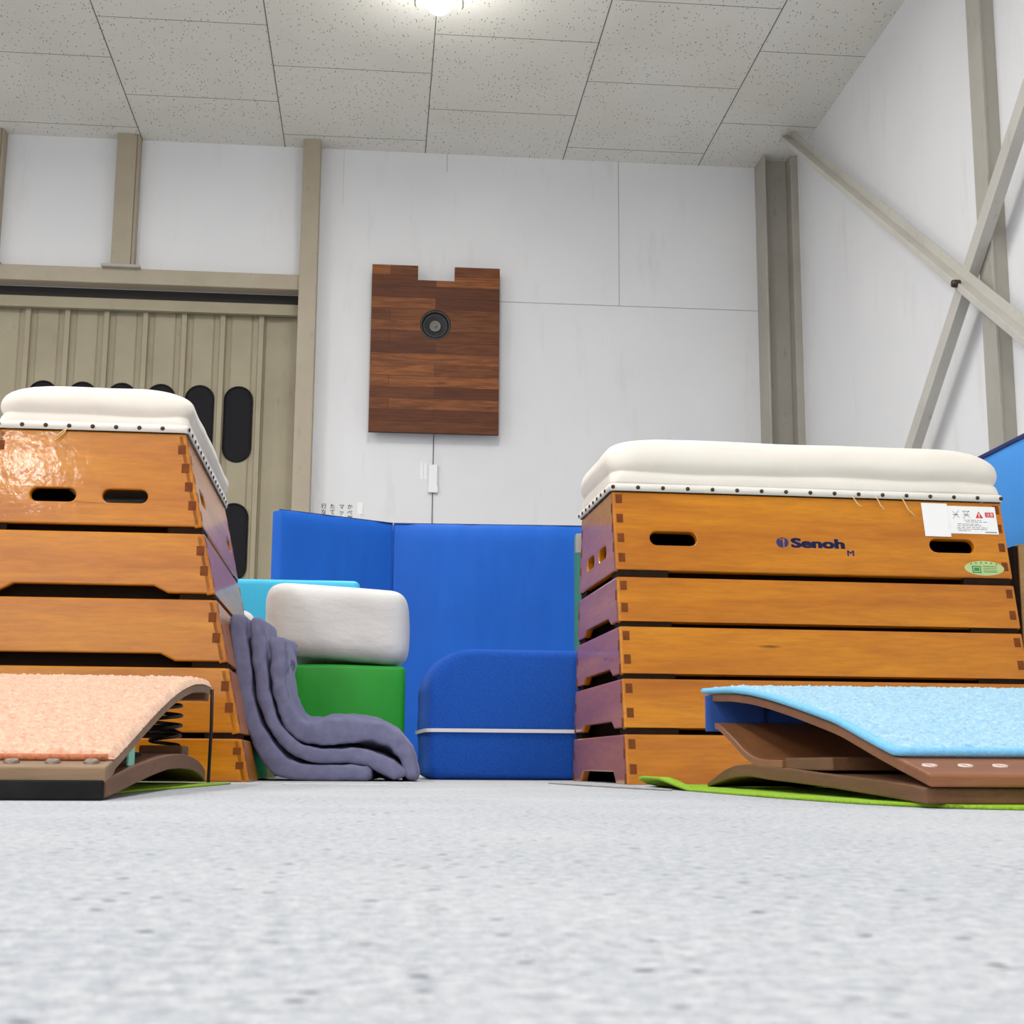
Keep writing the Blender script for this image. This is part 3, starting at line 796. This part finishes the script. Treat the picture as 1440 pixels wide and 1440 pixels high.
bm = bmesh.new(); box(bm, -.17, .02, 2.66, 2.70, .0003, .0012); tag(obj('floor_tape', bm, M['tape']), 'short strip of white tape on the floor before the folded mats', 'tape')

# ------------------------------------------------------------------ soft equipment
def k_side(p, a, b):
    d = b - a
    return float(np.dot(p - a, d) / (np.dot(d, d) + 1e-9))

def ladder(name, left, right, y0, y1, label, group=None, seed=0, bulge=.003, rise=0, sag=0, ext=0):
    n = 64; AB = smooth_curve([(*a, *b) for a, b in zip(left, right)], n, 2); A, B = AB[:, :2], AB[:, 2:]; m = 14; bm = bmesh.new(); rings = []
    th = float(np.mean(np.linalg.norm(A - B, axis=1)))
    for i in range(n):
        a, b = A[i], B[i]; ring = []; e = min(i, n - 1 - i) / (n - 1); en = math.sqrt(max(0, 1 - max(0, 1 - e / .018) ** 2)) if e < .018 else 1
        c = (a + b) / 2; a = c + (a - c) * (.62 + .38 * en); b = c + (b - c) * (.62 + .38 * en)
        dy = (1 - en) * .006
        r = min(.0075, th * .4); w = np.linalg.norm(b - a) + 1e-6
        ys = [y0 + dy, y0 + dy + r * .3, y0 + dy + r] + list(np.linspace(y0 + r + .03, y1 - r - .03, m)) + [y1 - dy - r, y1 - dy - r * .3, y1 - dy]
        side = []
        for y in ys:
            k = min(1, min(y - (y0 + dy), (y1 - dy) - y) / r); k = math.sqrt(max(0, 1 - (1 - k) ** 2)); side.append((y, k * r / w))
        fr = lambda s: c if False else a + (b - a) * s
        pts = [(fr(r / w - k), y) for y, k in side] + [(fr(.5), ys[-1])] + [(fr(1 - r / w + k), y) for y, k in side[::-1]] + [(fr(.5), ys[0])]
        for p, y in pts:
            q = Vector((p[0], y, p[1])); s = Vector((p[0] * 14, y * 9, p[1] * 14 + seed * 5)); s2 = Vector((p[0] * 60, y * 16, p[1] * 60 + seed))
            dl = bulge * noise.noise(s) + bulge * .75 * noise.noise(s2)
            dirn = Vector((b[0] - a[0], 0, b[1] - a[1])).normalized()
            q += dirn * dl + Vector((0, -1, 0)) * (bulge * .8 * noise.noise(s2 + Vector((3, 3, 3))))
            if k_side(p, a, b) < .35: q.z -= sag * min(1, (y - y0) / .2) * math.exp(-((q.x - .005) / .06) ** 2)
            q.x += ext * (y - y0) * max(0, min(1, (q.x + .1) / .09))
            q.z += rise * (y - y0) * max(0, min(1, q.z / .03)); q.z = max(q.z, .0012); ring.append(bm.verts.new(q))
        rings.append(ring)
    k_ = len(rings[0])
    for R1, R2 in zip(rings, rings[1:]):
        for k in range(k_): bm.faces.new((R1[k], R1[(k + 1) % k_], R2[(k + 1) % k_], R2[k])).smooth = True
    bm.faces.new(rings[0]); bm.faces.new(rings[-1][::-1])
    return tag(obj(name, bm, M['futon'], smooth=True), label, 'mat', group)
GF = 'slate padded mats folded up against the vaulting box'
ladder('padded_mat', [(-.332, .364), (-.33, .323), (-.321, .254), (-.309, .186), (-.291, .118), (-.261, .057), (-.232, .015), (-.18, .002), (-.106, .001), (-.011, .001)],
       [(-.295, .365), (-.294, .323), (-.285, .255), (-.275, .186), (-.255, .123), (-.228, .083), (-.199, .051), (-.163, .036), (-.103, .034), (-.012, .034)], 3.20, 3.60, 'slate grey padded mat, outermost and tallest, touching the vaulting box', GF, 1, .003, .02, 0, .06)
ladder('padded_mat', [(-.289, .358), (-.286, .324), (-.279, .255), (-.266, .186), (-.248, .128), (-.220, .085), (-.184, .055), (-.144, .040), (-.067, .0385), (-.021, .034), (.022, .012), (.042, .002)],
       [(-.258, .358), (-.254, .324), (-.248, .255), (-.238, .187), (-.220, .132), (-.192, .098), (-.164, .078), (-.122, .071), (-.063, .072), (-.022, .069), (.033, .052), (.078, .018)], 3.205, 3.605, 'slate grey padded mat, middle one of the three folded together', GF, 2, .0035, .04, .012)
ladder('padded_mat', [(-.246, .315), (-.244, .292), (-.238, .232), (-.23, .178), (-.21, .130), (-.186, .099), (-.154, .081), (-.108, .077), (-.068, .082), (-.013, .089), (.028, .078), (.056, .049), (.066, .004)],
       [(-.207, .315), (-.206, .292), (-.205, .233), (-.2, .180), (-.181, .144), (-.162, .126), (-.137, .127), (-.106, .136), (-.069, .138), (.004, .130), (.05, .108), (.086, .065), (.099, .004)], 3.21, 3.61, 'slate grey padded mat, innermost and thickest, its end drooping to the floor', GF, 3, .005, .06, .032)

o = obj('foam_block', soft_box(.305, .34, .303, .012, .003, 7, .03, 2, .006), M['lime_v'], None, True, loc=(-.0845, 4.10, .0005), sub=0)
o.rotation_euler = (0, 0, .03); tag(o, 'green vinyl foam block under the white cushion', 'foam block')
o = obj('cushion', soft_box(.384, .34, .208, .048, .019, 5, .014, 5, .004), M['white_v'], None, True, loc=(-.121, 4.09, .317), sub=1)
o.rotation_euler = (0, .022, .03); tag(o, 'white rounded cushion lying on the green foam block', 'cushion')
o = obj('cushion', soft_box(.13, .16, .455, .05, .008, 8, .02, 8, 0), M['white_v'], None, True, loc=(-.40, 3.98, .001), sub=1)
o.rotation_euler = (0, 0, .1); tag(o, 'small white cushion peeping out beside the vaulting box above the slate mats', 'cushion')
o = obj('gym_mat', soft_box(.62, .12, .587, .02, .002, 6, .04, 3), M['cyan'], None, True, loc=(-.372, 4.38, .001))
o.rotation_euler = (0, 0, .01); tag(o, 'cyan gym mat standing behind the white cushion', 'mat')

# blue fleece block with a white strap
def prof_block(ins):
    w, h = .47, .328; x0, x1 = ins, w - ins; z1 = h - ins; pts = []
    def arc(cx, cz, r, a0, a1, n):
        for k in range(n + 1): a = a0 + (a1 - a0) * k / n; pts.append((cx + r * math.cos(a), cz + r * math.sin(a)))
    z0 = .001 + ins * .6
    arc(x0 + .03, z0 + .03, .03, PI * 1.5, PI, 6)
    for k in range(1, 8): pts.append((x0 + .002 * math.sin(k), z0 + .03 + (z1 - .115 - z0 - .03) * k / 8))
    arc(x0 + .105, z1 - .105, .105, PI, PI / 2, 12)
    for k in range(1, 12): pts.append((x0 + .105 + (x1 - .04 - x0 - .105) * k / 12, z1))
    arc(x1 - .04, z1 - .04, .04, PI / 2, 0, 6)
    for k in range(1, 8): pts.append((x1, z1 - .04 + (z0 + .03 - z1 + .04) * k / 8))
    arc(x1 - .03, z0 + .03, .03, 0, -PI / 2, 6)
    for k in range(1, 12): pts.append((x1 - .03 + (x0 + .03 - x1 + .03) * k / 12, z0))
    return pts
fb = thing('foam_block', 'royal blue fleece-covered foam block with a white strap round it', 'foam block', (.130, 3.60, 0), .06)
bm = bmesh.new(); rings = []
for y, ins in ((0, .022), (.004, .012), (.010, .005), (.022, 0), (.10, -.002), (.18, -.003), (.27, -.002), (.34, 0), (.352, .006), (.36, .02)):
    rings.append([bm.verts.new((x + .003 * noise.noise(Vector((x * 8, y * 8, z * 8))), y - (.006 * (1 - ((x - .25) / .25) ** 2) * (1 - ((z - .16) / .16) ** 2) if y < .05 else 0), max(z, .001))) for x, z in prof_block(ins)])
n = len(rings[0])
for A, B in zip(rings, rings[1:]):
    for k in range(n): bm.faces.new((A[k], A[(k + 1) % n], B[(k + 1) % n], B[k])).smooth = True
bm.faces.new(rings[0]); bm.faces.new(rings[-1][::-1])
obj('body', bm, M['fleece'], fb, True)
bm = bmesh.new(); path = [(.30, -.0105), (.16, -.0095), (.03, -.008), (.004, -.005), (-.0065, .006), (-.009, .03), (-.009, .12), (-.0085, .24), (-.006, .34)]
path = smooth_curve(path, 40, 1); st = [(.50, -.0065), (.40, -.008)] + [tuple(p) for p in path]
lo = [bm.verts.new((x, y, .1175)) for x, y in st]; hi = [bm.verts.new((x, y, .1265)) for x, y in st]; lo2 = [bm.verts.new((x + .002, y + .003, .1175)) for x, y in st]; hi2 = [bm.verts.new((x + .002, y + .003, .1265)) for x, y in st]
for i in range(len(st) - 1):
    for a, b in ((lo, hi), (hi, hi2), (hi2, lo2), (lo2, lo)): bm.faces.new((a[i], a[i + 1], b[i + 1], b[i]))
obj('strap', bm, M['tape'], fb)

# tall blue folding mat
fm = thing('folding_mat', 'tall blue vinyl folding mat standing open like a screen before the back wall', 'mat', (.048, 6.0, 0))
def panel(a, b, h0, h1, th):
    a = Vector(a); b = Vector(b); L_ = (b - a).length
    d = (b - a) / L_; nb = Vector((-d.y, d.x)); 
    if nb.y < 0: nb = -nb
    nx, nz = 44, 30; bm = bmesh.new()
    def pt(s, z, w, f):
        e = min(s, 1 - s) * L_; ez = min(z, 1 - z); h = (h0 + (h1 - h0) * s) * z
        q = a + d * (s * L_) + nb * w
        k = .006 * noise.noise(Vector((s * L_ * 5, h * 1.6, f))) + .0035 * noise.noise(Vector((s * L_ * 16, h * 3.5, f)))
        e = (1 - s) * L_ + .02 if s < .5 else e; pf = -.012 * math.sqrt(max(0, min(1, e / .05) * min(1, ez / .04))) * (1 if s > .1 else .35 + 6.5 * s)
        q = q + nb * ((pf + k) * (1 if f == 0 else -1))
        return bm.verts.new((q.x, q.y, h + .001))
    F = [[pt(i / nx, j / nz, 0, 0) for j in range(nz + 1)] for i in range(nx + 1)]
    B = [[pt(i / nx, j / nz, th, 7) for j in range(nz + 1)] for i in range(nx + 1)]
    for i in range(nx):
        for j in range(nz):
            bm.faces.new((F[i][j], F[i + 1][j], F[i + 1][j + 1], F[i][j + 1])); bm.faces.new((B[i][j], B[i][j + 1], B[i + 1][j + 1], B[i + 1][j]))
        for j in (0, nz): bm.faces.new((F[i][j], F[i + 1][j], B[i + 1][j], B[i][j]))
    for j in range(nz):
        for i in (0, nx): bm.faces.new((F[i][j], F[i][j + 1], B[i][j + 1], B[i][j]))
    o = obj('panel', bm, M['blue'], fm, True, bevel=.004)
    bm = bmesh.new(); pts = [(*(a + d * (L_ * k / 20) + nb * (.003)), h0 + (h1 - h0) * k / 20 + .001) for k in range(21)]; tube(bm, pts, .0035, 6); obj('piping', bm, M['blue_trim'], o)
bm = bmesh.new(); tube(bm, [(.0015, .030, .002), (.0015, .030, 1.045)], .014, 10); obj('hinge_strip', bm, M['blue'], fm)
panel((0, 0), (-.455, -.335), 1.046, 1.036, .055)
panel((.003, 0), (1.22, .03), 1.046, 1.06, .055)

tm = thing('gym_mat', 'dark green gym mat edge standing just behind the lettered vaulting box', 'mat', (.627, 4.5, 0))
obj('body', soft_box(.70, .07, .776, .01, 0, 5, .06), M['teal'], tm, True, loc=(.35, .035, .001))
obj('corner_patch', bx(-.0015, .045, -.0015, .03, .71, .775), M['lamp_metal'], tm, bevel=.004)

wbx = thing('wooden_box', 'tan wooden box at the right edge behind the lettered vaulting box', 'box', (1.525, 3.28, -.019))
obj('front_panel', bx(.012, .70, 0, .018, .021, .592), M['tan_wood'], wbx, bevel=.003)
obj('side_panel', bx(0, .02, .005, .62, .021, .588), M['block'], wbx, bevel=.003)  # near-black stands in for the shadow side of the tan wood
obj('side_panel', bx(.68, .70, .018, .62, .021, .588), M['tan_wood'], wbx, bevel=.003)
obj('lid', bx(.02, .68, .018, .62, .572, .590), M['tan_wood'], wbx, bevel=.003)
sm_ = thing('gym_mat', 'light blue gym mat with navy top edge lying on the tan wooden box', 'mat', (1.615, 3.31, .575))
obj('body', soft_box(.58, .54, .292, .006, .0015, 6, .05), M['sky'], sm_, True, loc=(.29, .27, 0))
bm = bmesh.new(); box(bm, -.004, .584, -.004, .544, .286, .298); obj('top_edge', bm, M['blue_trim'], sm_, bevel=.002)

# ------------------------------------------------------------------ on the back wall
sp = thing('loudspeaker', 'square walnut strip loudspeaker board with notched top and round driver on the white wall', 'loudspeaker', (.31, BW - .096, 2.08))
hole = [(.0 + .098 * math.cos(2 * PI * k / 40), .705 + .098 * math.sin(2 * PI * k / 40)) for k in range(40)]
ow = .408
bm = bmesh.new(); board(bm, lambda u, v, w: Vector((u, w, v)), [(-ow, 0), (ow, 0), (ow, 1.095), (.118, 1.095), (.118, 1.0), (-.116, 1.0), (-.116, 1.095), (-ow, 1.095)], [hole], .03)
obj('baffle', bm, M['walnut'], sp, bevel=.001, seg=1)
Md = Matrix.Translation((0, .012, .705)) @ Matrix.Rotation(PI / 2, 4, 'X')
bm = bmesh.new(); lathe(bm, [(.0975, .006), (.092, .009), (.084, .004), (.080, -.004), (.080, -.03)], Md, 40); drv = obj('driver', bm, M['drv'], sp)
bm = bmesh.new(); lathe(bm, [(.078, .001), (.072, .005), (.066, .0), (.034, -.026), (.030, -.026)], Matrix.Translation((0, .006, 0)) @ Md, 40); obj('cone', bm, M['cone'], drv)
bm = bmesh.new(); lathe(bm, [(.036, -.024), (.036, -.012), (.026, -.010), (.024, -.018), (.013, -.018), (.010, -.006), (0, -.003)], Matrix.Translation((0, .002, 0)) @ Md, 32); obj('dust_cap', bm, M['cap'], drv)
for x in (-.25, .25):
    obj('wall_bracket', bx(x - .02, x + .02, .03, .09, .25, .85), M['pale_steel'], sp)
bm = bmesh.new(); tube(bm, [(.313, BW - .05, 2.10), (.313, BW - .004, 2.04), (.312, BW - .004, 1.8), (.3125, BW - .004, 1.3)], .0028, 6)
tag(obj('cable', bm, M['cable']), 'thin dark cable hanging down the wall below the loudspeaker', 'cable')
bm = bmesh.new(); box(bm, .286, .340, BW - .022, BW - .0075, 1.715, 1.895); box(bm, .284, .345, BW - .026, BW - .0075, 1.715, 1.755)
tag(obj('cable_cover', bm, M['plastic'], bevel=.003), 'white plastic cover clipped over the wall cable', 'cable cover')
bm = bmesh.new()
for x in (.232, .258): box(bm, x, x + .016, BW - .0022, BW - .0002, 1.80, 1.91)
tag(obj('tape_scrap', bm, M['clear']), 'faint white tape scraps on the wall beside the cable cover', 'tape')
pp = thing('paper_sign', 'white paper notice with vertical handwriting above the blue folding mat', 'sign', (-.28, BW - .004, 1.44))
bm = bmesh.new(); box(bm, -.152, .148, 0, .0012, 0, .212); obj('sheet', bm, M['paper'], pp)
bm = bmesh.new(); Mx = Matrix(((1, 0, 0, 0), (0, 0, -1, -.0005), (0, 1, 0, 0), (0, 0, 0, 1)))
for x, s in ((.079, 'かべ側に'), (.028, 'マットを'), (-.029, 'たてかけ'), (-.082, '行なう')):
    for k, ch in enumerate(s): text_into(bm, ch, .034, Mx @ Matrix.Translation((x - .017, .163 - k * .036, 0)), 0, bold=.012, thick=.0004)
obj('handwriting', bm, M['ink'], pp, fix=False)
bm = bmesh.new(); box(bm, .125, .160, -.0012, -.0003, .13, .205); o = obj('tape', bm, M['clear'], pp)

# ------------------------------------------------------------------ light
def area(loc, sx, sy, power, color=(1, .985, .96)):
    l = bpy.data.lights.new('unseen_ceiling_light', 'AREA'); l.shape = 'RECTANGLE'; l.size = sx; l.size_y = sy; l.energy = power; l.color = color
    o = bpy.data.objects.new('unseen_ceiling_light', l); o.location = loc; link(o); return o
for y, pw, xs in ((5.3, 50, (-5, -2.4, .2)), (1.6, 45, (-5, -2.4, .2)), (-3, 62, (-5, -2.4, .2)), (-8, 80, (-5, -2.4, .2)), (-12.8, 100, (-6.5, -4.25, .2))):  # unseen lights added for extra illumination; the nearest row lifts the back wall
    for x in xs:
        area((x, y, CEIL - .12), .3, 1.3, pw)
l = bpy.data.lights.new('lamp_glow', 'POINT'); l.energy = 6; l.shadow_soft_size = .08; l.color = (1, .98, .93)
o = bpy.data.objects.new('lamp_glow', l); o.location = (.228, lampY, CEIL - .32); link(o)
w = bpy.data.worlds.new('world'); SC.world = w; w.use_nodes = True
w.node_tree.nodes['Background'].inputs['Color'].default_value = (.02, .02, .02, 1)

# ------------------------------------------------------------------ camera
p, yaw, roll = .17558, .09241, .00652
f = Vector((math.sin(yaw) * math.cos(p), math.cos(yaw) * math.cos(p), math.sin(p))); r = Vector((math.cos(yaw), -math.sin(yaw), 0)); u = r.cross(f)
r2 = math.cos(roll) * r + math.sin(roll) * u; u2 = -math.sin(roll) * r + math.cos(roll) * u
cam = bpy.data.cameras.new('camera'); cam.sensor_width = 36; cam.sensor_fit = 'HORIZONTAL'; cam.lens = 36 * 2000.05 / 1440; cam.clip_start = .01
cam.dof.use_dof = True; cam.dof.focus_distance = 3.1; cam.dof.aperture_fstop = 38
co = bpy.data.objects.new('camera', cam); link(co)
mw = Matrix.Identity(4)
for i, c in enumerate((r2, u2, -f)):
    for j in range(3): mw[j][i] = c[j]
mw.translation = (0, 0, .03905)
co.matrix_world = mw
SC.camera = co
SC.view_settings.view_transform = 'Standard'; SC.view_settings.look = 'None'; SC.view_settings.gamma = 1; SC.view_settings.use_curve_mapping = False
SC.view_settings.exposure = .28
SC.cycles.max_bounces = 8; SC.cycles.diffuse_bounces = 5
SC.cycles.use_denoising = True
